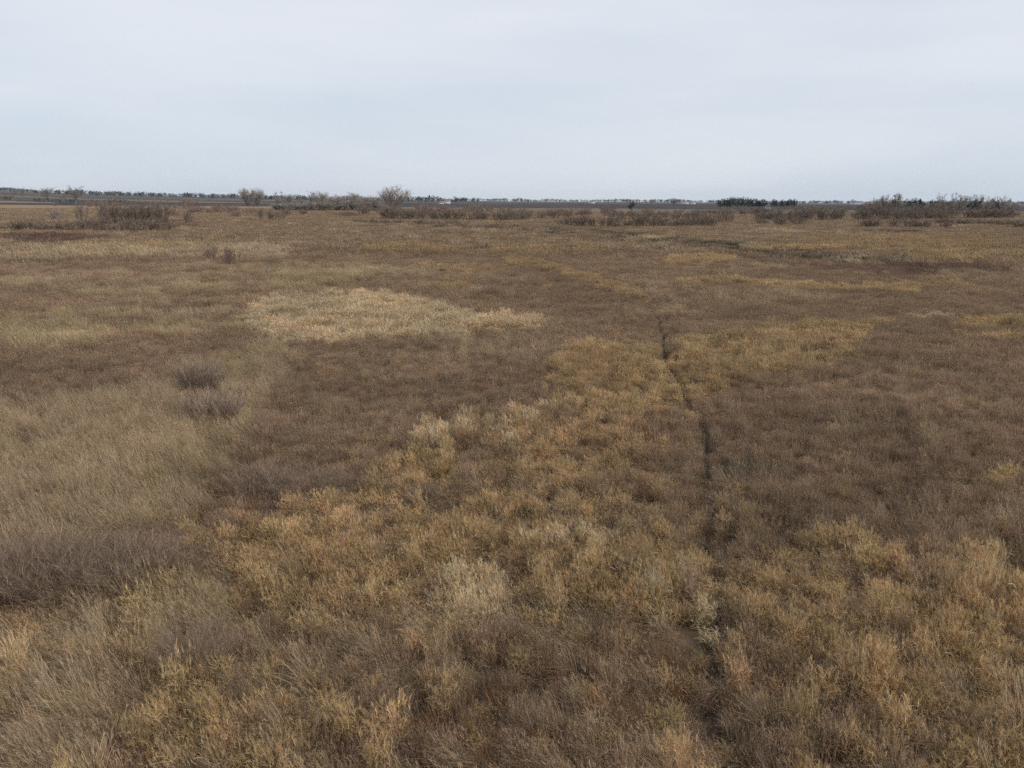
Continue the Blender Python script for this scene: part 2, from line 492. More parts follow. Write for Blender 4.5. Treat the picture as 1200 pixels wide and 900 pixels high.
M_GRASS = plant_mat('dead_grass_blades')
M_STEM = plant_mat('willow_stems', (0.225, 0.168, 0.128), 0.0, 0.5)
M_REDSTEM = plant_mat('red_dogwood_stems', (0.27, 0.18, 0.145), 0.0, 0.5)
M_GREYSTEM = plant_mat('grey_bare_twigs', (0.33, 0.28, 0.24), 0.0, 0.5)
M_DARKSTEM = plant_mat('dark_purple_stems', (0.27, 0.195, 0.145), 0.0, 0.5)
M_WARMSTEM = plant_mat('warm_brown_stems', (0.35, 0.245, 0.165), 0.0, 0.5)
M_BARK = plant_mat('tree_bark', (0.22, 0.19, 0.16), 0.0, 0.4)
M_TWIG = plant_mat('tree_twigs', (0.38, 0.33, 0.28), 0.0, 0.4)
M_CONIF = plant_mat('spruce_needles', (0.05, 0.052, 0.04), 0.0, 0.5)
M_BROWNLEAF = plant_mat('oak_brown_leaves', (0.12, 0.085, 0.065), 0.15, 0.5)
M_GOLDLEAF = plant_mat('golden_leaves', (0.24, 0.15, 0.06), 0.2, 0.5)
M_FARWOOD = plant_mat('far_wood', (0.055, 0.062, 0.045), 0.0, 0.5)

def simple_mat(name, col, rough=0.8):
    m = bpy.data.materials.new(name); m.use_nodes = True
    t = m.node_tree; b = t.nodes['Principled BSDF']
    b.inputs['Roughness'].default_value = rough
    nz = t.nodes.new('ShaderNodeTexNoise'); nz.inputs['Scale'].default_value = 0.8; nz.inputs['Detail'].default_value = 5
    rp = t.nodes.new('ShaderNodeValToRGB')
    rp.color_ramp.elements[0].color = (*[c * .8 for c in col], 1); rp.color_ramp.elements[1].color = (*[min(1, c * 1.15) for c in col], 1)
    g = t.nodes.new('ShaderNodeTexCoord')
    t.links.new(g.outputs['Object'], nz.inputs['Vector']); t.links.new(nz.outputs['Fac'], rp.inputs[0])
    t.links.new(rp.outputs[0], b.inputs['Base Color'])
    return m

# ------------------------------------------------------------------ ground sheet
def far_fields(x, y, u, v, col):
    """ploughed and stubble fields beyond the marsh, laid in world space by distance"""
    d = np.hypot(x, y)
    wob = (fbm(x / 260, y / 260, 91, 3) - .5) * 130
    edge = np.interp(u, [-400, 0, 130, 300, 480, 640, 760, 960, 1200, 1600], [1000, 1000, 950, 900, 900, 620, 520, 560, 700, 800]) + wob
    m = sstep(-25, 25, d - edge)[:, None]
    n = fbm(x / 90, y / 420, 95, 3)[:, None]
    plough = np.array([0.088, 0.078, 0.078]) * (0.75 + .5 * n)
    stub = np.array([0.20, 0.165, 0.115]) * (0.8 + .4 * n)
    greenf = np.array([0.125, 0.120, 0.075]) * (0.85 + .3 * n)
    # strips of different fields, wide and shallow
    c = vnoise(x / 900 + 40, y / 330 + 11, 99)[:, None]
    f = np.where(c > .66, stub, plough)
    f = np.where((c > .60) & (c <= .66), np.array([[0.24, 0.20, 0.15]]), f)
    lf = ((u < 330) & (d > edge + 420))[:, None]
    bs = ((d + wob * 1.5) / 310.0 + u / 140.0) % 3
    f = np.where(lf, np.where((bs < 1)[:, None], stub, np.where(((bs < 1.8) & (u < 70))[:, None], greenf, plough * 1.25)), f)
    far = sstep(2200, 3000, d)[:, None]
    f = f * (1 - far) + (np.where(c > .62, stub * .75, plough * 1.1)) * far
    return col * (1 - m) + f * m

def build_ground():
    az = np.radians(np.concatenate([np.arange(-180, -55, 6.0), np.arange(-55, 55, 0.33), np.arange(55, 180, 6.0)]))
    r = np.concatenate([[0.0], np.geomspace(2.0, 7000, 250)])
    A, R = np.meshgrid(az, r)
    x = (np.sin(A) * R).ravel(); y = (np.cos(A) * R).ravel()
    z = ground(x, y)
    td = track_dist(x, y)
    z = z - 0.10 * np.exp(-(td / .4) ** 2)
    na, nr = len(az), len(r)
    V = np.stack([x, y, z], 1)
    i = np.arange(nr - 1)[:, None] * na; j = np.arange(na)[None]; j2 = (j + 1) % na
    F = np.stack([i + j, i + j2, i + na + j2, i + na + j], -1).reshape(-1, 4)
    u, v = project(x, y, z)
    front = y > 1
    k, h = base_mix(x, y, u, v, np.random.default_rng(3).random)
    col = np.array(COL['sedge'])[None].repeat(len(x), 0) * .5 + np.array(COL['forb']) * .35 + np.array(COL['tan']) * .15
    col = col * (0.75 + 0.5 * fbm(x / 9, y / 9, 77, 4))[:, None]
    for pts, soft, st, kind, hh in PATCH:
        mk = (poly_mask(u, v, pts, soft) * st * front)[:, None]
        col = col * (1 - mk) + np.array(COL[kind]) * mk
    d = np.hypot(x, y)
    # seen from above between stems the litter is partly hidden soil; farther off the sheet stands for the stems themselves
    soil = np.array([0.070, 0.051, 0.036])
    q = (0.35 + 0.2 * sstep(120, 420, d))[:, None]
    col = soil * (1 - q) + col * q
    tk = np.exp(-(track_dist(x, y) / .55) ** 2)[:, None]          # wet trodden soil
    col = col * (1 - tk) + np.array([0.070, 0.053, 0.040]) * tk
    col = far_fields(x, y, u, v, col)
    me = bpy.data.meshes.new('ground')
    me.from_pydata(V.tolist(), [], F.tolist())
    ca = me.attributes.new('cover', 'FLOAT_COLOR', 'POINT')
    ca.data.foreach_set('color', np.concatenate([col, np.ones((len(col), 1))], 1).astype(np.float32).ravel())
    me.polygons.foreach_set('use_smooth', np.ones(len(F), bool))
    me.update()
    m = bpy.data.materials.new('marsh_ground'); m.use_nodes = True
    t = m.node_tree; b = t.nodes['Principled BSDF']; b.inputs['Roughness'].default_value = 1
    b.inputs['Specular IOR Level'].default_value = 0
    at = t.nodes.new('ShaderNodeAttribute'); at.attribute_name = 'cover'
    g = t.nodes.new('ShaderNodeNewGeometry')
    nz = t.nodes.new('ShaderNodeTexNoise'); nz.inputs['Scale'].default_value = .9; nz.inputs['Detail'].default_value = 7; nz.inputs['Roughness'].default_value = .65
    t.links.new(g.outputs['Position'], nz.inputs['Vector'])
    mr = t.nodes.new('ShaderNodeMapRange'); mr.inputs['From Min'].default_value = .3; mr.inputs['From Max'].default_value = .7
    mr.inputs['To Min'].default_value = .6; mr.inputs['To Max'].default_value = 1.4
    t.links.new(nz.outputs['Fac'], mr.inputs['Value'])
    s = t.nodes.new('ShaderNodeVectorMath'); s.operation = 'SCALE'
    t.links.new(at.outputs['Color'], s.inputs[0]); t.links.new(mr.outputs[0], s.inputs['Scale'])
    t.links.new(s.outputs[0], b.inputs['Base Color'])
    me.materials.append(m)
    o = obj('ground', me)
    tag(o, 'flat marshland of brown soil and dead litter running out to ploughed fields', 'ground', kind='structure')

build_ground()

# ------------------------------------------------------------------ grass prototypes (kept out of the scene, instanced by the stuff objects)
WIND = np.array([-0.85, -0.12, 0.0])       # stems lie over the way the wind has combed them

def disk(n, r, rng):
    a = rng.uniform(0, 2 * math.pi, n); q = np.sqrt(rng.random(n)) * r
    return np.stack([np.cos(a) * q, np.sin(a) * q, np.zeros(n)], 1)

def tuft(spec, lod, seed):
    rng = np.random.default_rng(seed)
    mb = MB(True)
    R = (0.34, 0.85, 2.3)[lod]
    W = (0.0088, 0.018, 0.05)[lod]
    seg = (5, 3, 2)[lod]
    def up(n, spread):
        d = rng.normal(0, spread, (n, 3)); d[:, 2] = 1
        return norm(d)
    def N_(a): return int(a * (1, 1.15, 1.5)[lod])
    lean = norm(WIND + rng.normal(0, .25, 3)) * np.array([1, 1, 0])
    if spec == 'fine':
        n = N_(95); b = disk(n, R, rng)
        P = paths(b, up(n, .26) + lean * .10, rng.uniform(.30, .72, n), seg, lean * .35 + np.array([0, 0, -.12]), .10, rng)
        mb.strip(P, W * 1.0, W * .35, rng.random(n) * .85, rng)
        n = N_(70); b = disk(n, R, rng)                                   # matted low litter
        P = paths(b, up(n, 1.0), rng.uniform(.25, .5, n), max(2, seg - 2), np.array([0, 0, -1.0]), .1, rng)
        mb.strip(P, W * 1.2, W * .5, rng.random(n) * .7, rng)
        if lod < 2:
            n = N_(26)
            P = paths(disk(n, R, rng), up(n, .18), rng.uniform(.55, .85, n), seg, lean * .25, .06, rng)
            mb.strip(P, W * .8, W * .5, rng.random(n), rng)
            s, d, _ = children(P, 4, .8, 1.0, .2, .8, .2, rng)
            mb.strip(paths(s, d, rng.uniform(.05, .13, len(s)), 1), W * .9, W * .5, rng.uniform(.4, 1, len(s)), rng)
    elif spec == 'arch':
        n = N_(150); b = disk(n, R * .9, rng)
        L_ = rng.uniform(.7, 1.35, n)
        P = paths(b, up(n, .30) + lean * .42, L_, seg + 1, lean * 1.0 + np.array([0, 0, -1.25]) * rng.uniform(.3, 1.2, (n, 1)), .06, rng)
        mb.strip(P, W * 1.15, W * .3, rng.random(n), rng)
        n = N_(60); b = disk(n, R, rng)
        P = paths(b, up(n, .9), rng.uniform(.3, .6, n), max(2, seg - 2), np.array([0, 0, -1.0]), .1, rng)
        mb.strip(P, W * 1.1, W * .4, rng.random(n) * .6, rng)
        n = N_(14)
        P = paths(disk(n, R, rng), up(n, .15) + lean * .3, rng.uniform(1.0, 1.4, n), seg, lean * .4, .04, rng)
        mb.strip(P, W * .8, W * .5, rng.uniform(.5, 1, n), rng)
        if lod < 2:
            s, d, _ = children(P, 6, .82, 1.0, .15, .5, 0, rng)
            mb.strip(paths(s, d, rng.uniform(.06, .16, len(s)), 1), W * .8, W * .3, rng.uniform(.4, 1, len(s)), rng)
    elif spec == 'reed':
        n = N_(48); b = disk(n, R * .9, rng)
        L_ = rng.uniform(.5, 1.08, n)
        P = paths(b, up(n, .18) + lean * .12, L_, seg, lean * .22, .05, rng)
        tint = rng.random(n)
        mb.strip(P, W * .9, W * .55, tint * .8, rng)
        k = (5, 4, 3)[lod]
        s, d, tt = children(P, k, .25, .95, .5, 1.1, .15, rng)              # curled leaves off the stems
        ll = rng.uniform(.16, .42, len(s))
        Q = paths(s, d, ll, max(2, seg - 2), lean * .3 + np.stack([rng.normal(0, .9, len(s)), rng.normal(0, .9, len(s)), rng.uniform(-2.6, -.3, len(s))], 1), .22, rng)
        mb.strip(Q, W * 1.7, W * .5, rng.uniform(.15, 1, len(s)), rng)
        s, d, _ = children(P, (9, 5, 2)[lod], .86, 1.0, .15, .75, .1, rng)   # plume
        mb.strip(paths(s, d, rng.uniform(.05, .15, len(s)), 1), W * 1.1, W * .7, rng.uniform(.5, 1, len(s)), rng)
        n = N_(40); b = disk(n, R, rng)
        P = paths(b, up(n, .8), rng.uniform(.25, .55, n), max(2, seg - 2), np.array([0, 0, -1.0]), .1, rng)
        mb.strip(P, W * 1.2, W * .5, rng.random(n) * .5, rng)
    elif spec == 'forb':
        n = N_(26); b = disk(n, R, rng)
        P = paths(b, up(n, .17), rng.uniform(.55, .95, n), seg, lean * .18, .07, rng)
        mb.strip(P, W * .9, W * .5, rng.random(n) * .6, rng)
        s, d, _ = children(P, (7, 6, 4)[lod], .45, 1.0, .35, .85, .25, rng)
        Q = paths(s, d, rng.uniform(.10, .28, len(s)), 2, np.array([0, 0, .35]), .12, rng)
        mb.strip(Q, W * .6, W * .35, rng.random(len(s)) * .8, rng)
        if lod < 2:
            mb.quads(Q[:, -1] + rng.normal(0, .015, (len(Q), 3)), rng.uniform(.012, .028, len(Q)) * (1, 1.6)[lod], rng.uniform(.3, .8, len(Q)), rng)
        n = N_(75); b = disk(n, R, rng)
        P = paths(b, up(n, .7), rng.uniform(.25, .6, n), max(2, seg - 2), np.array([0, 0, -.8]), .15, rng)
        mb.strip(P, W * .9, W * .4, rng.random(n) * .75, rng)
    elif spec == 'blue':
        n = N_(110); b = disk(n, R * .55, rng)
        P = paths(b, up(n, .16) + b * .5, rng.uniform(.45, .85, n), seg, b * .8 + lean * .2, .05, rng)
        mb.strip(P, W * .9, W * .4, rng.random(n), rng)
        n = N_(45); b = disk(n, R, rng)
        P = paths(b, up(n, .9), rng.uniform(.25, .5, n), max(2, seg - 2), np.array([0, 0, -1.0]), .1, rng)
        mb.strip(P, W, W * .5, rng.random(n) * .5, rng)
    if lod < 2:
        n = N_(9)
        b = disk(n, R, rng); b[:, 2] = rng.uniform(.05, .45, n)
        d = rng.normal(0, 1, (n, 3)); d[:, 2] = rng.uniform(-.1, .9, n)
        mb.strip(paths(b, norm(d) + lean * .5, rng.uniform(.25, .7, n), 3, np.array([0, 0, -.5]), .1, rng), W * .9, W * .5, rng.uniform(.5, 1, n), rng)
    return mb.mesh('%s_tuft' % spec, M_GRASS)

NVAR = 4
PROTO = {}
for si, spec in enumerate(('fine', 'arch', 'reed', 'forb', 'blue')):
    c = bpy.data.collections.new('tufts_' + spec)
    for lod in range(3):
        for q in range(NVAR):
            o = bpy.data.objects.new('tuft_%s_%02d' % (spec, lod * NVAR + q), tuft(spec, lod, 1000 + si * 100 + lod * 10 + q))
            c.objects.link(o)
    PROTO[spec] = c

def gn_group(name, coll):
    g = bpy.data.node_groups.new(name, 'GeometryNodeTree')
    g.interface.new_socket('Geometry', in_out='INPUT', socket_type='NodeSocketGeometry')
    g.interface.new_socket('Geometry', in_out='OUTPUT', socket_type='NodeSocketGeometry')
    n = g.nodes.new; l = g.links.new
    gi = n('NodeGroupInput'); go = n('NodeGroupOutput')
    ci = n('GeometryNodeCollectionInfo'); ci.inputs['Collection'].default_value = coll
    ci.inputs['Separate Children'].default_value = True; ci.inputs['Reset Children'].default_value = True
    ip = n('GeometryNodeInstanceOnPoints'); ip.inputs['Pick Instance'].default_value = True
    def na(nm, ty):
        a = n('GeometryNodeInputNamedAttribute'); a.data_type = ty; a.inputs['Name'].default_value = nm
        return a.outputs['Attribute']
    l(gi.outputs[0], ip.inputs['Points']); l(ci.outputs[0], ip.inputs['Instance'])
    l(na('pick', 'INT'), ip.inputs['Instance Index'])
    er = n('FunctionNodeEulerToRotation'); l(na('rot', 'FLOAT_VECTOR'), er.inputs[0])
    l(er.outputs[0], ip.inputs['Rotation'])
    l(na('size', 'FLOAT_VECTOR'), ip.inputs['Scale'])
    l(ip.outputs[0], go.inputs[0])
    return g

GN = {k: gn_group('scatter_' + k, c) for k, c in PROTO.items()}

# ------------------------------------------------------------------ scatter
def scatter():
    rng = np.random.default_rng(21)
    AZ = math.radians(50)
    bands = [(5.5, 44, 46.0, 0), (36, 120, 9.0, 1), (100, 720, 0.75, 2)]
    X, Y, LOD = [], [], []
    for d0, d1, dens, lod in bands:
        az = AZ if lod < 2 else math.radians(44)
        n = int(dens * az * (d1 ** 2 - d0 ** 2))
        r = np.sqrt(rng.uniform(d0 ** 2, d1 ** 2, n)); a = rng.uniform(-az, az, n)
        keep = np.ones(n, bool)
        if lod > 0: keep &= rng.random(n) < (r - d0) / (bands[lod - 1][1] - d0)
        if lod < 2: keep &= rng.random(n) < (d1 - r) / (d1 - bands[lod + 1][0])
        r, a = r[keep], a[keep]
        X.append(np.sin(a) * r); Y.append(np.cos(a) * r); LOD.append(np.full(len(r), lod))
    # fine plants carry on along the worn track, so that it stays a narrow line
    cx = rng.uniform(-3, 3, 60000); ci = rng.random(60000) * (len(TRACKW) - 1)
    i0 = ci.astype(int); fr_ = (ci - i0)[:, None]
    seg = np.hypot(*(TRACKW[i0 + 1] - TRACKW[i0]).T)
    cp = TRACKW[i0] * (1 - fr_) + TRACKW[i0 + 1] * fr_
    cd = np.hypot(cp[:, 0], cp[:, 1])
    ok = (cd > 36) & (cd < 100) & (rng.random(60000) < seg / seg.max())
    X.append((cp[:, 0] + cx)[ok]); Y.append(cp[:, 1][ok]); LOD.append(np.zeros(int(ok.sum()), int) + 3)
    x, y, lod = np.concatenate(X), np.concatenate(Y), np.concatenate(LOD)
    extra = lod == 3; lod[extra] = 0
    z = ground(x, y)
    u, v = project(x, y, z)
    k, hgt = base_mix(x, y, u, v, rng.random)
    own = np.zeros(x.shape, int)
    for pts, soft, st, kind, hh in PATCH:
        up_, vp_ = project(x, y, z + .36 * hh)          # outlines were taken at the tops of the plants
        m = poly_mask(up_, vp_, pts, soft)
        br = sstep(.32, .62, .5 * fbm(x / 1.9 + len(pts), y / 1.9, int(soft * 7), 3) + .5 * vnoise(x / .5, y / .5, int(soft * 5) + len(pts))) if (st < .85) else .84
        m = m * np.clip(st * (.22 + .95 * br), 0, 1)
        hit = rng.random(x.shape) < m
        k[hit] = KI[kind]; hgt[hit] = 1 + (hh - 1) * .4
        for q, nm in enumerate(OWN):
            if pts == OWN[nm]: own[hit] = q + 1
    for q, nm in enumerate(OWN):          # plants outside the named stands belong to the field
        inside = poly_mask(*project(x, y, z + .45), OWN[nm], 8) > .02
        own[(own == q + 1) & ~inside] = 0
    d = np.hypot(x, y)
    # the fields beyond carry no marsh grass
    edge = np.interp(u, [-400, 0, 130, 300, 480, 640, 760, 960, 1200, 1600], [1000, 1000, 950, 900, 900, 620, 520, 560, 700, 800]) + (fbm(x / 260, y / 260, 91, 3) - .5) * 130
    keep = d < edge - 4
    td = track_dist(x, y)
    wtr = np.clip(.42 + d * .004, .42, .9)
    keep &= ~((lod > 0) & (td < 1.6) & (d < 98) & (d > 36))
    keep &= ~(extra & ((td > 2.2) | ((d < 44) & (rng.random(x.shape) < (44 - d) / 8))))
    gone = td < np.where(lod == 0, np.where(d > 44, np.clip(.19 - .006 * (d - 44), .0, .19), np.clip(.05 + .0062 * d, .10, .23)), np.array([.24, .42, .9])[lod]) * (.85 + .3 * vnoise(x / 1.3, y / 1.3, 57))
    keep &= ~gone
    hgt = hgt * np.where(td < wtr * 1.1, .8, 1.0)
    # clumps: tall and short ground, with small bare hollows
    hn = fbm(x / 2.2, y / 2.2, 61, 3); hn2 = fbm(x / .5, y / .5, 63, 2)
    hgt = hgt * (0.55 + .8 * hn) * (0.6 + .7 * hn2) * rng.uniform(.75, 1.3, x.shape)
    hollow = (hn2 < np.where(d < 26, .38, .34)) & (lod == 0) & (rng.random(x.shape) < .64)
    hgt = np.maximum(hgt, .58)
    hollow &= hn > .36
    tall = (d < 34) & (rng.random(x.shape) < .05)          # odd stems standing above the rest
    hgt = np.where(tall, hgt * 1.45 + .15, hgt)
    keep &= ~hollow
    bright = (0.74 + .52 * fbm(x / 4.2, y / 4.2, 65, 3)) * (1 + rng.uniform(-1, 1, x.shape) * np.array([.26, .2, .14])[lod])
    col = CARR[k] * bright[:, None] * rng.normal(1, .025, (len(x), 3))
    pick = lod * NVAR + rng.integers(0, NVAR, x.shape)
    rotz = rng.normal(0, .55, x.shape)
    tilt = rng.normal(0, .07, (len(x), 2))
    rot = np.stack([tilt[:, 0], tilt[:, 1], rotz], 1)
    s = rng.uniform(.75, 1.25, x.shape) * np.array([.50, .52, .72])[lod]
    size = np.stack([s, s, s * hgt], 1)
    spec = np.array([SPEC[q] for q in KINDS])[k]
    groups = []
    names = {
        'fine': ('sedge_grass', 'matted brown sedge and fine dead grass covering most of the marsh', 'grass'),
        'arch': ('leaning_grass', 'tan and olive dead grass combed over by the wind in broad swathes', 'grass'),
        'reed': ('golden_grass', 'taller golden dead grass with curled leaves in belts and scattered clumps', 'grass'),
        'forb': ('dead_weeds', 'grey brown branching dead weeds mixed through the marsh grass', 'weeds'),
        'blue': ('bunch_grass', 'small rusty orange bunches of upright dead grass among the weeds', 'grass'),
    }
    for sp, (nm, lab, cat) in names.items():
        groups.append((nm, lab, cat, sp, keep & (spec == sp) & (own == 0)))
    ol = {'pale_stand': ('pale_grass', 'long stand of pale straw coloured grass, brightest patch of the middle field', 'grass'),
          'straw_clump': ('straw_grass_clump', 'bright straw clump of tall grass standing alone in the near centre', 'grass clump'),
          'twin_clump': ('small_straw_clump', 'small pale double tuft of grass alone in the brown middle field', 'grass clump')}
    for q, o_ in enumerate(OWN):
        nm, lab, cat = ol[o_]
        groups.append((nm, lab, cat, 'reed', keep & (own == q + 1) & (spec == 'reed')))
    tot = 0
    for nm, lab, cat, sp, m in groups:
        me = bpy.data.meshes.new(nm)
        c = int(m.sum()); tot += c
        me.vertices.add(c)
        me.vertices.foreach_set('co', np.stack([x, y, z - .02], 1)[m].astype(np.float32).ravel())
        a = me.attributes.new('pick', 'INT', 'POINT'); a.data.foreach_set('value', pick[m].astype(np.int32))
        a = me.attributes.new('rot', 'FLOAT_VECTOR', 'POINT'); a.data.foreach_set('vector', rot[m].astype(np.float32).ravel())
        a = me.attributes.new('size', 'FLOAT_VECTOR', 'POINT'); a.data.foreach_set('vector', size[m].astype(np.float32).ravel())
        a = me.attributes.new('col', 'FLOAT_COLOR', 'POINT')
        a.data.foreach_set('color', np.concatenate([col, np.ones((len(col), 1))], 1)[m].astype(np.float32).ravel())
        me.materials.append(M_GRASS)
        o = obj(nm, me)
        md = o.modifiers.new('scatter', 'NODES'); md.node_group = GN[sp]
        tag(o, lab, cat, kind='stuff')
    print('tufts', tot)

scatter()

# ------------------------------------------------------------------ shrubs
def shrub_arrays(seed, h=1.0, spread=.42, stems=26, kids=(5, 4), thick=.011, fine=.0055):
    """many stemmed bare shrub of height about 1; scaled when placed"""
    rng = np.random.default_rng(seed)
    n = stems
    b = disk(n, .22, rng)
    d = np.concatenate([b[:, :2] * (spread / .22) * 1.0 + rng.normal(0, .14, (n, 2)), np.ones((n, 1))], 1)
    lens = rng.uniform(.6, 1.0, n)
    P = paths(b, d, lens, 4, np.array([0, 0, .25]), .07, rng)
    s, dd, _ = children(P, kids[0], .3, .98, .3, .75, .3, rng)
    Q = paths(s, dd, rng.uniform(.16, .40, len(s)), 3, np.array([0, 0, .3]), .10, rng)
    s2, d2, _ = children(Q, kids[1], .3, 1.0, .3, .8, .2, rng)
    T = paths(s2, d2, rng.uniform(.07, .2, len(s2)), 2, None, .1, rng)
    return P, Q, T, rng

def shrub_mesh(seed, mat, name, **kw):
    thick, fine = kw.get('thick', .011), kw.get('fine', .0055)
    P, Q, T, rng = shrub_arrays(seed, **kw)
    a = MB(); a.tube(P, thick, thick * .35, rng.random(len(P)) * .8, 3)
    b = MB(); b.strip(Q, fine * 1.6, fine, rng.random(len(Q)), rng); b.strip(T, fine, fine * .6, rng.random(len(T)), rng)
    return a, b

SH = []
for q in range(6):
    a, b = shrub_mesh(300 + q, None, '', thick=.013, fine=.009, stems=24, kids=(5, 4), spread=(.34, .5)[q % 2])
    SH.append((a, b))
NEAR = []
for q in range(3):
    a, b = shrub_mesh(330 + q, None, '', thick=.0045, fine=.003, stems=80, kids=(6, 5), spread=.75)
    NEAR.append((a, b))
MOUND = []
for q in range(3):
    MOUND.append(shrub_mesh(350 + q, None, '', thick=.012, fine=.007, stems=70, kids=(6, 5), spread=.85))
cache = {}
def shrub(u, v, hpx, wpx, label, name='willow_shrub', mat=(M_STEM, M_STEM), group=None, near=False, cat='shrub'):
    x, y, z = unproject(u, v)
    dist = math.hypot(math.hypot(x, y), H)
    hh = hpx / FPX * dist * 1.06
    ww = wpx / FPX * dist
    q = int(RNG.integers(0, 3 if near else 6))
    key = (q, near, mat[0].name, mat[1].name)
    if key not in cache:
        a, b = (MOUND if near == 2 else NEAR if near else SH)[q]
        cache[key] = (a.mesh('stem_mesh', mat[0]), b.mesh('twig_mesh', mat[1]))
    e = link(bpy.data.objects.new(name, None)); e.location = (x, y, z - .05); e.empty_display_size = .3
    e.rotation_euler = (0, 0, RNG.uniform(0, 6.28)); e.scale = (ww / 1.15, ww / 1.15, hh / .98)
    tag(e, label, cat, group)
    obj('stems', cache[key][0], e); obj('twigs', cache[key][1], e)
    return e

# shrubs that stand apart
shrub(237, 464, 38, 40, 'upper of two dark round shrubs in the leaning tan grass', near=2, mat=(M_DARKSTEM, M_DARKSTEM))
shrub(254, 502, 40, 54, 'lower and wider of two dark round shrubs in the leaning tan grass', near=2, mat=(M_DARKSTEM, M_DARKSTEM))
shrub(247, 309, 15, 22, 'brown shrub beside a redder one at the end of a tan grass strip', mat=(M_STEM, M_REDSTEM))
shrub(272, 314, 17, 27, 'red brown shrub, nearer of a pair at the end of a tan grass strip', mat=(M_REDSTEM, M_REDSTEM))
shrub(97, 263, 20, 16, 'upright grey shrub just before the big willow thicket on the marsh edge')
shrub(66, 259, 9, 18, 'small pale grey shrub between low thicket and upright grey shrub', mat=(M_GREYSTEM, M_GREYSTEM))
shrub(221, 263, 14, 12, 'narrow grey shrub at the red tip of the big thicket')
shrub(204, 254, 9, 18, 'small dark rounded shrub behind the tip of the big thicket')
shrub(565, 294, 10, 26, 'low grey shrub alone in amber grass far out in the field', mat=(M_GREYSTEM, M_STEM))
shrub(495, 265, 8, 18, 'small twiggy grey shrub in front of the long far thicket')
shrub(618, 272, 6, 26, 'low dark shrub at the start of the ditch line', mat=(M_STEM, M_STEM))
shrub(12, 239, 4, 20, 'small dark brown shrub at the far edge of the marsh under the hill', mat=(M_REDSTEM, M_STEM))
shrub(75, 237.6, 3, 11, 'dark low shrub under the tall open crowned tree')
shrub(64, 242, 2.5, 8, 'tiny brown shrub alone in the far buff grass', mat=(M_REDSTEM, M_REDSTEM))
shrub(235, 796, 62, 74, 'grey bare shrub with pale forked twigs in the near grass', near=True, mat=(M_GREYSTEM, M_WARMSTEM))

# thickets that read as one mass each: real shrubs joined
def thicket(name, label, rows, mat, nseed, near=False, cat='thicket'):
    rng = np.random.default_rng(nseed)
    mb = MB()
    for (u0, v0, u1, v1, hpx, n, wpx) in rows:
        for i in range(n):
            f = (i + rng.uniform(-.4, 1.4)) / n
            u = u0 + (u1 - u0) * f; v = v0 + (v1 - v0) * f - abs(rng.normal(0, .035)) * hpx
            x, y, z = unproject(u, v)
            dist = math.hypot(math.hypot(x, y), H)
            hh = hpx / FPX * dist * rng.uniform(.5, 1.02)
            ww = wpx / FPX * dist * rng.uniform(.75, 1.25)
            a, b = (NEAR if near else SH)[rng.integers(0, 3 if near else 6)]
            c, s = math.cos(t := rng.uniform(0, 6.28)), math.sin(t)
            for src in (a, b):
                V, F, T = src.arrays()
                W = np.stack([(V[:, 0] * c - V[:, 1] * s) * ww / 1.15 + x, (V[:, 0] * s + V[:, 1] * c) * ww / 1.15 + y, V[:, 2] * hh + z - .05], 1)
                mb.join(W, F, T)
    me = mb.mesh(name, mat)
    o = obj(name, me)
    return tag(o, label, cat, kind='stuff')

thicket('willow_thicket', 'large dark willow thicket at the edge of the buff marsh with low tail', [(0, 272, 105, 271, 12, 11, 22), (105, 273, 165, 274, 16, 6, 24), (160, 273, 205, 271, 13, 5, 22), (120, 264, 195, 263, 27, 14, 22)], M_STEM, 1)
thicket('far_thicket', 'low reddish shrubs far out behind the big willow thicket', [(105, 243, 130, 242.5, 7, 3, 10), (145, 243, 205, 245, 4, 7, 12), (210, 245, 232, 245, 11, 4, 12), (225, 250, 255, 250.5, 11, 5, 14), (262, 250, 295, 251, 10, 4, 16), (270, 255, 285, 255, 7, 2, 12)], M_REDSTEM, 2)
thicket('low_thicket', 'low grey shrubs in front of the far row of bare trees', [(306, 258, 332, 258, 12, 4, 14), (333, 253, 362, 253, 8, 4, 12)], M_STEM, 3)
thicket('long_thicket', 'long grey brown thicket below the round crowned bare tree', [(440, 257, 600, 259, 15, 20, 22), (425, 252, 480, 254, 12, 6, 18), (415, 262, 560, 264, 6, 16, 16), (500, 267, 590, 269, 7.5, 10, 18), (590, 266, 640, 268, 4, 5, 16), (590, 259, 665, 257, 14, 9, 18), (480, 249, 590, 250, 9, 12, 18)], M_STEM, 4)
thicket('red_thicket', 'reddish brown shrubs of the thicket below the round crowned bare tree', [(445, 255, 520, 254, 14, 8, 18), (610, 255, 700, 254, 10, 9, 16), (700, 254, 800, 256, 14, 9, 18)], M_REDSTEM, 5)
thicket('middle_thicket', 'long dense willow thicket alone in the middle of the far marsh', [(655, 266, 730, 267, 13, 10, 22), (735, 267, 842, 267, 14, 14, 24), (700, 259, 830, 259, 13, 10, 20), (820, 261, 855, 261, 13, 4, 18)], M_STEM, 6)
thicket('ditch_thicket', 'low dark scrub following the ditch below the middle thicket', [(655, 277, 760, 286, 7, 12, 18), (750, 284, 880, 294, 4, 9, 22), (880, 293, 1010, 304, 4, 8, 26), (560, 271, 660, 278, 3, 8, 18)], M_WARMSTEM, 7)
thicket('broad_thicket', 'broad dark thicket in front of the grove on the far side', [(890, 259, 990, 259, 14, 12, 22), (1000, 258, 1100, 259, 14, 11, 24), (1060, 257, 1190, 256, 11, 14, 22), (895, 264, 935, 265, 10, 4, 20), (1000, 253, 1120, 252, 12, 12, 20), (870, 251, 1000, 252, 9, 10, 22), (820, 252, 900, 252, 8, 8, 20)], M_STEM, 8)
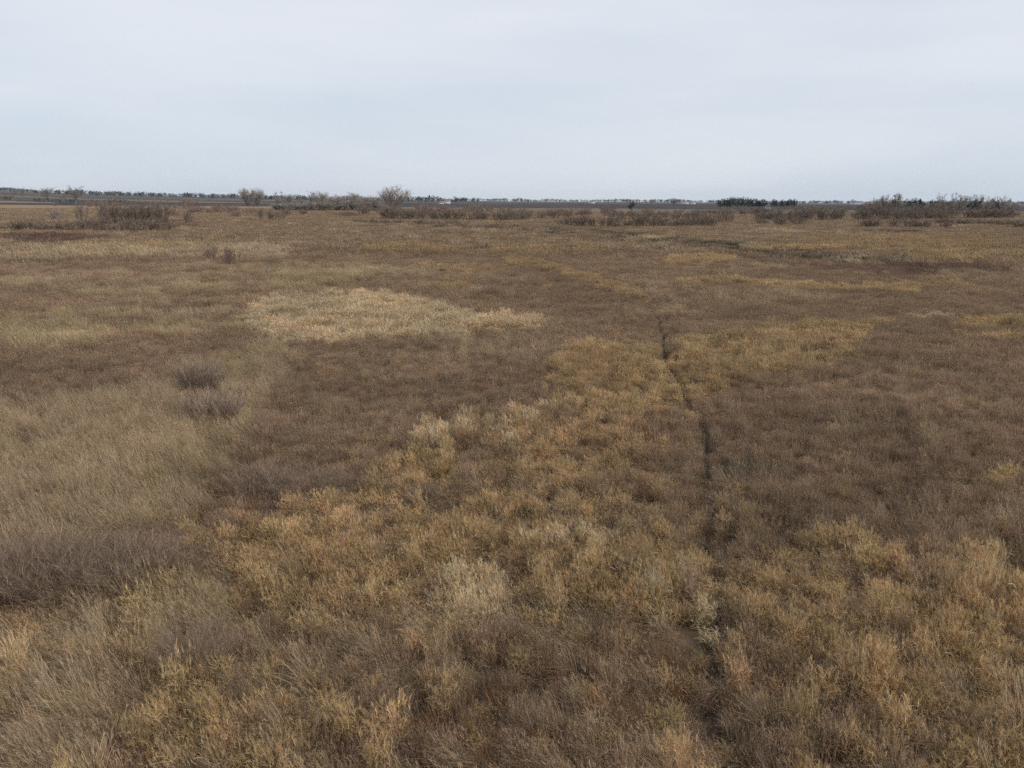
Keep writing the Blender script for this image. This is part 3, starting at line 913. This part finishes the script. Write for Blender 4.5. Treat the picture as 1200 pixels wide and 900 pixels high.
thicket('front_thicket', 'low dark shrubs standing forward of the broad far thicket', [(1000, 267, 1105, 268, 11, 9, 20), (1010, 273, 1075, 273, 5, 6, 16), (1100, 263, 1200, 266, 7, 9, 20), (1190, 268, 1230, 268, 9, 3, 20)], M_STEM, 9)
thicket('weedy_thicket', 'dim grey brown patch of bare twigs in the near grass on one side', [(-40, 706, 170, 702, 62, 9, 90), (60, 694, 240, 678, 46, 7, 80)], M_WARMSTEM, 10, near=True)
thicket('twiggy_patch', 'grey purple low twigs between the leaning grass and the golden belt', [(295, 584, 400, 582, 36, 8, 60), (440, 592, 545, 594, 24, 6, 55)], M_WARMSTEM, 11, near=True)

# ------------------------------------------------------------------ trees
def bare_tree(seed, kind='round'):
    """unit height, unit width bare tree: trunk with limbs, and a crown of twigs"""
    rng = np.random.default_rng(seed)
    tr = MB(); cr = MB()
    if kind == 'multi':                       # several stems from the base, fan crown
        n = 26
        a = rng.uniform(0, 6.28, n); q = np.sqrt(rng.random(n))
        b = np.stack([np.cos(a) * q * .03, np.sin(a) * q * .03, np.zeros(n)], 1)
        d = np.stack([np.cos(a) * q * .75, np.sin(a) * q * .75, np.ones(n)], 1)
        limbs = paths(b, d, .80 - .08 * q, 5, np.array([0, 0, .12]), .05, rng)
        tr.tube(limbs, .013, .005, .5, 4)
        a = (8, .4, .98)
    else:
        P = paths(np.zeros((1, 3)), np.array([[rng.normal(0, .05), rng.normal(0, .05), 1]]), [.66], 6, None, .05, rng)
        tr.tube(P, .028, .010, .5, 6)
        s, d, t = children(P, 10 if kind == 'open' else 15, .25, 1.0, .45, 1.0, .25, rng)
        limbs = paths(s, d, rng.uniform(.28, .46, len(s)) * (1.15 - .3 * t), 4, np.array([0, 0, .45]), .12, rng)
        tr.tube(limbs, .012, .004, .45, 4); a = (5 if kind == 'open' else 6, .25, .98)
    s, d, t = children(limbs, a[0], a[1], a[2], .35, .9, .25, rng)
    B = paths(s, d, rng.uniform(.12, .24, len(s)), 3, np.array([0, 0, .3]), .14, rng)
    cr.strip(B, .008, .005, rng.random(len(B)) * .6, rng)
    s, d, t = children(B, 6, .2, 1.0, .3, .9, .15, rng)
    C = paths(s, d, rng.uniform(.05, .13, len(s)), 2, None, .15, rng)
    cr.strip(C, .006, .004, rng.random(len(C)), rng)
    s, d, t = children(C, 2, .3, 1.0, .3, .9, .1, rng)
    cr.strip(paths(s, d, rng.uniform(.03, .07, len(s)), 1), .005, .004, rng.random(len(s)), rng)
    V = cr.arrays()[0]
    zz = np.percentile(V[:, 2], 99.5); ww = 2 * np.percentile(np.hypot(V[:, 0], V[:, 1]), 93)
    for m in (tr, cr):
        m.v = [v_ / np.array([ww, ww, zz]) for v_ in m.v]
    return tr, cr

def leafy(seed, shape):
    """unit height tree with a leafy crown made of leaf sized faces gathered on boughs"""
    rng = np.random.default_rng(seed)
    tr = MB(); cr = MB()
    P = paths(np.zeros((1, 3)), np.array([[.02, .01, 1.]]), [.85], 6, None, .02, rng)
    tr.tube(P, .022, .006, .5, 5)
    if shape == 'conifer':
        m = 90; hh = rng.uniform(.08, .95, m); rr = (1.0 - hh) * .30 + .02
        a = rng.uniform(0, 6.28, m)
        s = np.stack([np.zeros(m), np.zeros(m), hh], 1); d = np.stack([np.cos(a), np.sin(a), rng.uniform(-.25, .15, m)], 1)
        B = paths(s, d, rr, 2, np.array([0, 0, -.2]), .05, rng)
        tr.tube(B, .006, .003, .4, 3)
        s, d, _ = children(B, 9, .2, 1.0, .2, 1.2, -.1, rng)
        cr.quads(s + d * .02, rng.uniform(.05, .10, len(s)), rng.random(len(s)), rng)
    else:
        s, d, t = children(P, 16, .3, 1.0, .5, 1.1, .2, rng)
        B = paths(s, d, rng.uniform(.22, .40, len(s)), 3, np.array([0, 0, .3]), .1, rng)
        tr.tube(B, .009, .003, .4, 4)
        s, d, _ = children(B, 40, .25, 1.0, .4, 1.4, 0, rng)
        c = s + d * rng.uniform(.0, .12, (len(s), 1))
        cr.quads(c, rng.uniform(.03, .065, len(s)), rng.random(len(s)), rng)
    return tr, cr

TP = {}
for k in ('round', 'open', 'multi'):
    for q in range(3):
        t_, c_ = bare_tree(500 + q + len(k) * 7, k)
        TP[(k, q)] = (t_.mesh('trunk_mesh', M_BARK), c_.mesh('crown_mesh', M_TWIG))
for q in range(3):
    t_, c_ = leafy(560 + q, 'conifer'); TP[('conifer', q)] = (t_.mesh('trunk_mesh', M_BARK), c_.mesh('crown_mesh', M_CONIF))
t_, c_ = leafy(570, 'broad'); TP[('brown', 0)] = (t_.mesh('trunk_mesh', M_BARK), c_.mesh('crown_mesh', M_BROWNLEAF))
t_, c_ = leafy(571, 'broad'); TP[('gold', 0)] = (t_.mesh('trunk_mesh', M_BARK), c_.mesh('crown_mesh', M_GOLDLEAF))
t_, c_ = leafy(572, 'broad'); TP[('dark', 0)] = (t_.mesh('trunk_mesh', M_BARK), c_.mesh('crown_mesh', M_FARWOOD))

def tree(u, vtop, wpx, dist, kind, label, group=None, name=None, q=None, drop=0):
    """height is set so the top reaches the photo's tree top at that distance"""
    x, y, z = at_dist(u, dist)
    ht = (horizon(u) - vtop) / FPX * dist * 0.985 + H - z
    nv = len([1 for a in TP if a[0] == kind])
    q = int(RNG.integers(0, nv)) if q is None else q
    V = TP[(kind, q)]
    nm = name or {'conifer': 'spruce_tree', 'brown': 'brown_leaved_tree', 'gold': 'golden_tree', 'dark': 'dark_tree'}.get(kind, 'bare_tree')
    e = link(bpy.data.objects.new(nm, None)); e.location = (x, y, z - .1); e.empty_display_size = 1
    cw = {'round': 1, 'open': 1, 'multi': 1, 'conifer': .58, 'brown': .8, 'gold': .8, 'dark': .8}[kind]
    wd = wpx / FPX * dist / cw
    e.rotation_euler = (0, 0, RNG.uniform(0, 6.28)); e.scale = (wd, wd, ht)
    tag(e, label, 'tree', group)
    obj('trunk', V[0], e); obj('crown', V[1], e)
    return e

tree(462, 219, 34, 560, 'multi', 'tallest bare tree with a round fan crown above the long thicket')
tree(88, 220, 18, 1100, 'open', 'tall open crowned bare tree at the marsh edge under the hill')
tree(53, 222, 14, 1100, 'round', 'bare tree with narrow top beside the tall open crowned tree')
tree(18, 222, 9, 1700, 'open', 'small bare tree, first of two on the hillside field')
tree(27, 222, 8, 1700, 'open', 'small bare tree, second of two on the hillside field')
tree(290, 222, 18, 950, 'multi', 'wide pale bare tree standing alone before the far tree row, inner half')
tree(301, 222, 18, 960, 'multi', 'wide pale bare tree standing alone before the far tree row, outer half')
row = [(326, 225, 20, 'open', 'pale topped bare tree at the end of the far tree row'), (336, 227.5, 18, 'round', 'dense bare tree second in the far tree row'),
       (350, 231, 20, 'round', 'low bare tree in the gap of the far tree row'), (364, 229, 20, 'round', 'low rounded bare tree beside the tall middle tree of the row'),
       (380, 224.5, 26, 'round', 'tallest domed bare tree in the middle of the far row'), (394, 228.5, 22, 'multi', 'bushy bare tree just past the domed tree of the row'),
       (411, 226, 27, 'round', 'wide bare tree with flat dome in the far row'), (426, 230, 22, 'multi', 'low bushy bare tree between the flat dome and the last trees'),
       (438, 229, 18, 'round', 'slender bare tree last in the far row before the round fan crown')]
for u, vt, wp, kd, lb in row:
    tree(u, vt, wp, 600 + float(RNG.uniform(-30, 40)), kd, lb, 'row of bare trees beyond the marsh')
for u, vt, wp in [(324, 236, 16), (338, 235, 20), (352, 235, 20), (365, 234, 20), (379, 234, 20), (395, 233, 22), (410, 233, 22), (425, 234, 20), (440, 235, 20), (330, 236, 16), (345, 237, 16), (358, 237, 18), (372, 236, 18), (388, 236, 18), (402, 235, 18), (418, 236, 18), (432, 237, 18), (446, 237, 16)]:
    tree(u, vt + 1.6, wp, 590 + float(RNG.uniform(-20, 20)), 'multi', 'bushy low bare tree filling in under the far row of bare trees', 'underwood of the far tree row', name='underwood_tree')
tree(741, 235.5, 17, 480, 'brown', 'round brown leaved tree alone above the middle thicket', q=0)
tree(516, 231.5, 10, 1500, 'round', 'small far bare tree beside a white farmhouse')
tree(534, 231, 10, 1500, 'dark', 'dark far tree just past a white farmhouse', q=0)
tree(764, 234, 7, 1900, 'round', 'small far bare tree on the ploughed field, darker of two')
tree(790, 232.5, 11, 1900, 'multi', 'pale round far tree on the ploughed field')
# dark grove
for i, u in enumerate(np.linspace(845, 896, 20)):
    top = 234.5 - 2.6 * math.exp(-((u - 866) / 16) ** 2) + RNG.uniform(-.5, .8)
    tree(u, top + .6, RNG.uniform(12, 17), 800 + RNG.uniform(-40, 60), 'dark', 'dark tree in the dense grove beyond the ploughed field', 'trees of the dense dark grove', q=0)
for i, u in enumerate(np.linspace(904, 932, 9)):
    tree(u, 235 + RNG.uniform(-.6, .9), RNG.uniform(10, 14), 900 + RNG.uniform(-40, 60), 'dark', 'dark tree in the smaller far grove past the dense one', 'trees of the smaller dark grove', q=0)
# grove on the far side
for u, vt, wp, kd, lb in [(1026, 233, 12, 'multi', 'pale bare poplar at the start of the far grove'), (1037, 229.5, 13, 'multi', 'tallest pale bare poplar near the golden tree'),
                          (1051, 230, 16, 'gold', 'golden leaved tree in the far grove'), (1057, 229, 10, 'round', 'bare tree top rising behind the golden leaved tree'),
                          (1078, 233, 6, 'conifer', 'pointed dark spruce in the far grove'), (1101, 228, 11, 'open', 'lone spreading bare tree rising over the far grove'),
                          (1116, 227.5, 10, 'open', 'ragged bare tree next to the broad bare crown of the grove'), (1126, 230, 20, 'round', 'broad bare crown in the middle of the far grove'),
                          (1148, 229.5, 13, 'round', 'bare tree with bushy top past the gap in the grove'), (1159, 231.5, 10, 'open', 'thin bare tree, first of three at the end of the grove'),
                          (1167, 231.5, 9, 'open', 'thin bare tree, middle of three at the end of the grove'), (1175, 231, 10, 'open', 'thin leaning bare tree, last of three at the end of the grove')]:
    tree(u, vt, wp, 640 + float(RNG.uniform(-20, 30)), kd, lb, q=0 if kd in ('gold',) else None)
for i, u in enumerate(np.linspace(1023, 1186, 26)):
    top = 236.3 + RNG.uniform(-.8, 1.0) - (1.6 if 1060 < u < 1078 else 0)
    tree(u, top - .7, RNG.uniform(12, 18), 660 + RNG.uniform(-20, 40), 'dark' if i % 5 else 'multi',
         'dark dense tree in the body of the far grove' if i % 5 else 'grey bare bushy tree in the body of the far grove',
         'dense trees of the far grove' if i % 5 else 'bare bushes of the far grove', q=0)

# ------------------------------------------------------------------ far tree lines along the horizon
def treeline(name, label, u0, u1, dist, hm, dens, seed, gap=.0):
    rng = np.random.default_rng(seed)
    mb = MB()
    width = abs(u1 - u0) / FPX * dist
    n = int(width / 3.2 * dens)
    for i in range(n):
        u = u0 + (u1 - u0) * rng.random()
        g = float(fbm(np.array([u / 23.0]), np.array([seed * 3.1]), 7, 3)[0])
        if g < gap: continue
        x, y, z = at_dist(u, dist * rng.uniform(.95, 1.08))
        h = hm * (.35 + .8 * g) * rng.uniform(.7, 1.15)
        r = h * rng.uniform(.35, .6)
        P = paths(np.array([[x, y, z - .3]]), np.array([[.03, 0, 1.]]), [h * .7], 2)
        mb.tube(P, .3, .1, .4, 3)
        m = 30
        a = rng.normal(size=(m, 3)); a = norm(a) * (rng.random((m, 1)) ** .4)
        c = np.stack([x + a[:, 0] * r, y + a[:, 1] * r, z + h * .55 + a[:, 2] * h * .45], 1)
        mb.quads(c, rng.uniform(.22, .5, m) * h * .55, rng.random(m), rng)
    o = obj(name, mb.mesh(name, M_FARWOOD))
    return tag(o, label, 'trees', kind='stuff')

treeline('distant_woods', 'dark woods along the hill crest on the horizon', -60, 42, 4300, 21, 1.3, 1)
treeline('distant_treeline', 'thin line of trees along the falling hill horizon', 40, 330, 3300, 25, 1.1, 2, .2)
treeline('distant_shelterbelt', 'dark belt of trees on the horizon behind the bare tree row', 300, 560, 2600, 22, 1.1, 3, .15)
treeline('distant_hedgerow', 'faint blue line of trees on the level horizon past the farmhouse', 540, 860, 4200, 22, .9, 4, .25)
treeline('distant_grove', 'bluish wooded rise on the horizon between the two groves', 900, 1240, 4600, 20, 1.2, 5, .2)
treeline('field_scrub', 'low scrub along the foot of the hillside fields', 40, 150, 1250, 6, 1.2, 6, .1)

# ------------------------------------------------------------------ far farm buildings
M_WHITE = simple_mat('white_painted_siding', (.78, .78, .76)); M_ROOF = simple_mat('grey_roofing', (.22, .22, .23)); M_STEEL = simple_mat('galvanised_steel', (.6, .62, .64), .45)
M_GLASS = simple_mat('dark_window_glass', (.03, .035, .04), .2)
def box(mb, x0, x1, y0, y1, z0, z1):
    V = [(x, y, z) for z in (z0, z1) for x, y in ((x0, y0), (x1, y0), (x1, y1), (x0, y1))]
    mb.add(V, [(0, 1, 5, 4), (1, 2, 6, 5), (2, 3, 7, 6), (3, 0, 4, 7), (4, 5, 6, 7), (3, 2, 1, 0)], .5)
def house(u, dist, wm, dm, hm, label, name='farmhouse', cat='house', mat=None, rot=0):
    x, y, z = at_dist(u, dist)
    e = link(bpy.data.objects.new(name, None)); e.location = (x, y, z); e.rotation_euler = (0, 0, rot); tag(e, label, cat)
    b = MB(); box(b, -wm / 2, wm / 2, -dm / 2, dm / 2, -.3, hm)
    for s in (-1, 1):
        b.add([(s * wm / 2, -dm / 2, hm), (s * wm / 2, dm / 2, hm), (s * wm / 2, 0, hm + dm * .35), (s * wm / 2, 0, hm + dm * .35)], [(0, 1, 2, 3)], .5)
    obj('wall', b.mesh('wall', mat or M_WHITE), e)
    r = MB(); o = .4; rz = hm + dm * .35
    for s in (-1, 1):
        a = [(-wm / 2 - o, s * (dm / 2 + o), hm - .25), (wm / 2 + o, s * (dm / 2 + o), hm - .25), (wm / 2 + o, 0, rz + .05), (-wm / 2 - o, 0, rz + .05)]
        t = [(p[0], p[1], p[2] + .2) for p in a]
        r.add(a + t, [(0, 1, 2, 3), (4, 5, 6, 7), (0, 1, 5, 4), (1, 2, 6, 5), (2, 3, 7, 6), (3, 0, 4, 7)], .5)
    obj('roof', r.mesh('roof', M_ROOF), e)
    for wx in np.linspace(-wm / 2 + 1.5, wm / 2 - 1.5, max(2, int(wm / 4))):
        g = MB(); box(g, wx - .5, wx + .5, -dm / 2 - .04, -dm / 2 + .02, hm * .4, hm * .4 + 1.3); obj('window', g.mesh('window', M_GLASS), e)
    return e
house(524, 1500, 13, 9, 5.5, 'white farmhouse among far trees past the round fan crown')
house(517, 1480, 9, 7, 3.2, 'low white shed beside the far farmhouse', 'farm_shed', 'shed')
house(694, 2300, 16, 10, 5, 'white farm building on the level horizon above the middle thicket', 'farm_building', 'building')
house(812, 2200, 14, 10, 5, 'small white far building on the ploughed field before the dense grove', 'farm_building', 'building')
house(803, 2300, 20, 12, 5, 'wide pale far barn beside a small white building', 'barn', 'barn')
house(901.5, 950, 7, 6, 3, 'white building between the two dark groves', 'farm_building', 'building')
house(1004, 2500, 34, 14, 7, 'long pale barn beside silos on the horizon', 'barn', 'barn', mat=M_STEEL)
def silo(u, dist, r, h, label):
    x, y, z = at_dist(u, dist)
    e = link(bpy.data.objects.new('silo', None)); e.location = (x, y, z); tag(e, label, 'silo', 'far silos')
    a = MB(); P = np.linspace([0, 0, -.3], [0, 0, h], 4)[None]; a.tube(P, r, r, .5, 16); obj('wall', a.mesh('wall', M_STEEL), e)
    c = MB(); P = np.linspace([0, 0, h - .02], [0, 0, h + r * .6], 4)[None]; c.tube(P, r * 1.04, .1, .5, 16); obj('roof', c.mesh('roof', M_ROOF), e)
silo(999, 2500, 4, 15, 'pale tall silo on the near end of the far barn')
silo(1001.8, 2520, 4, 12, 'shorter pale silo between the tall silo and the far barn')

# ------------------------------------------------------------------ haze
hz = MB(); box(hz, -7200, 7200, -7200, 7200, -3, 92)
hm = bpy.data.materials.new('haze'); hm.use_nodes = True
t = hm.node_tree; t.nodes.clear()
o_ = t.nodes.new('ShaderNodeOutputMaterial'); pv = t.nodes.new('ShaderNodeVolumePrincipled')
pv.inputs['Color'].default_value = (0.80, 0.88, 1.0, 1); pv.inputs['Density'].default_value = 0.00004
pv.inputs['Anisotropy'].default_value = 0.2
t.links.new(pv.outputs[0], o_.inputs['Volume'])
ho = obj('haze', hz.mesh('haze', hm)); tag(ho, 'thin pale blue haze over the distant fields', 'haze', kind='stuff')
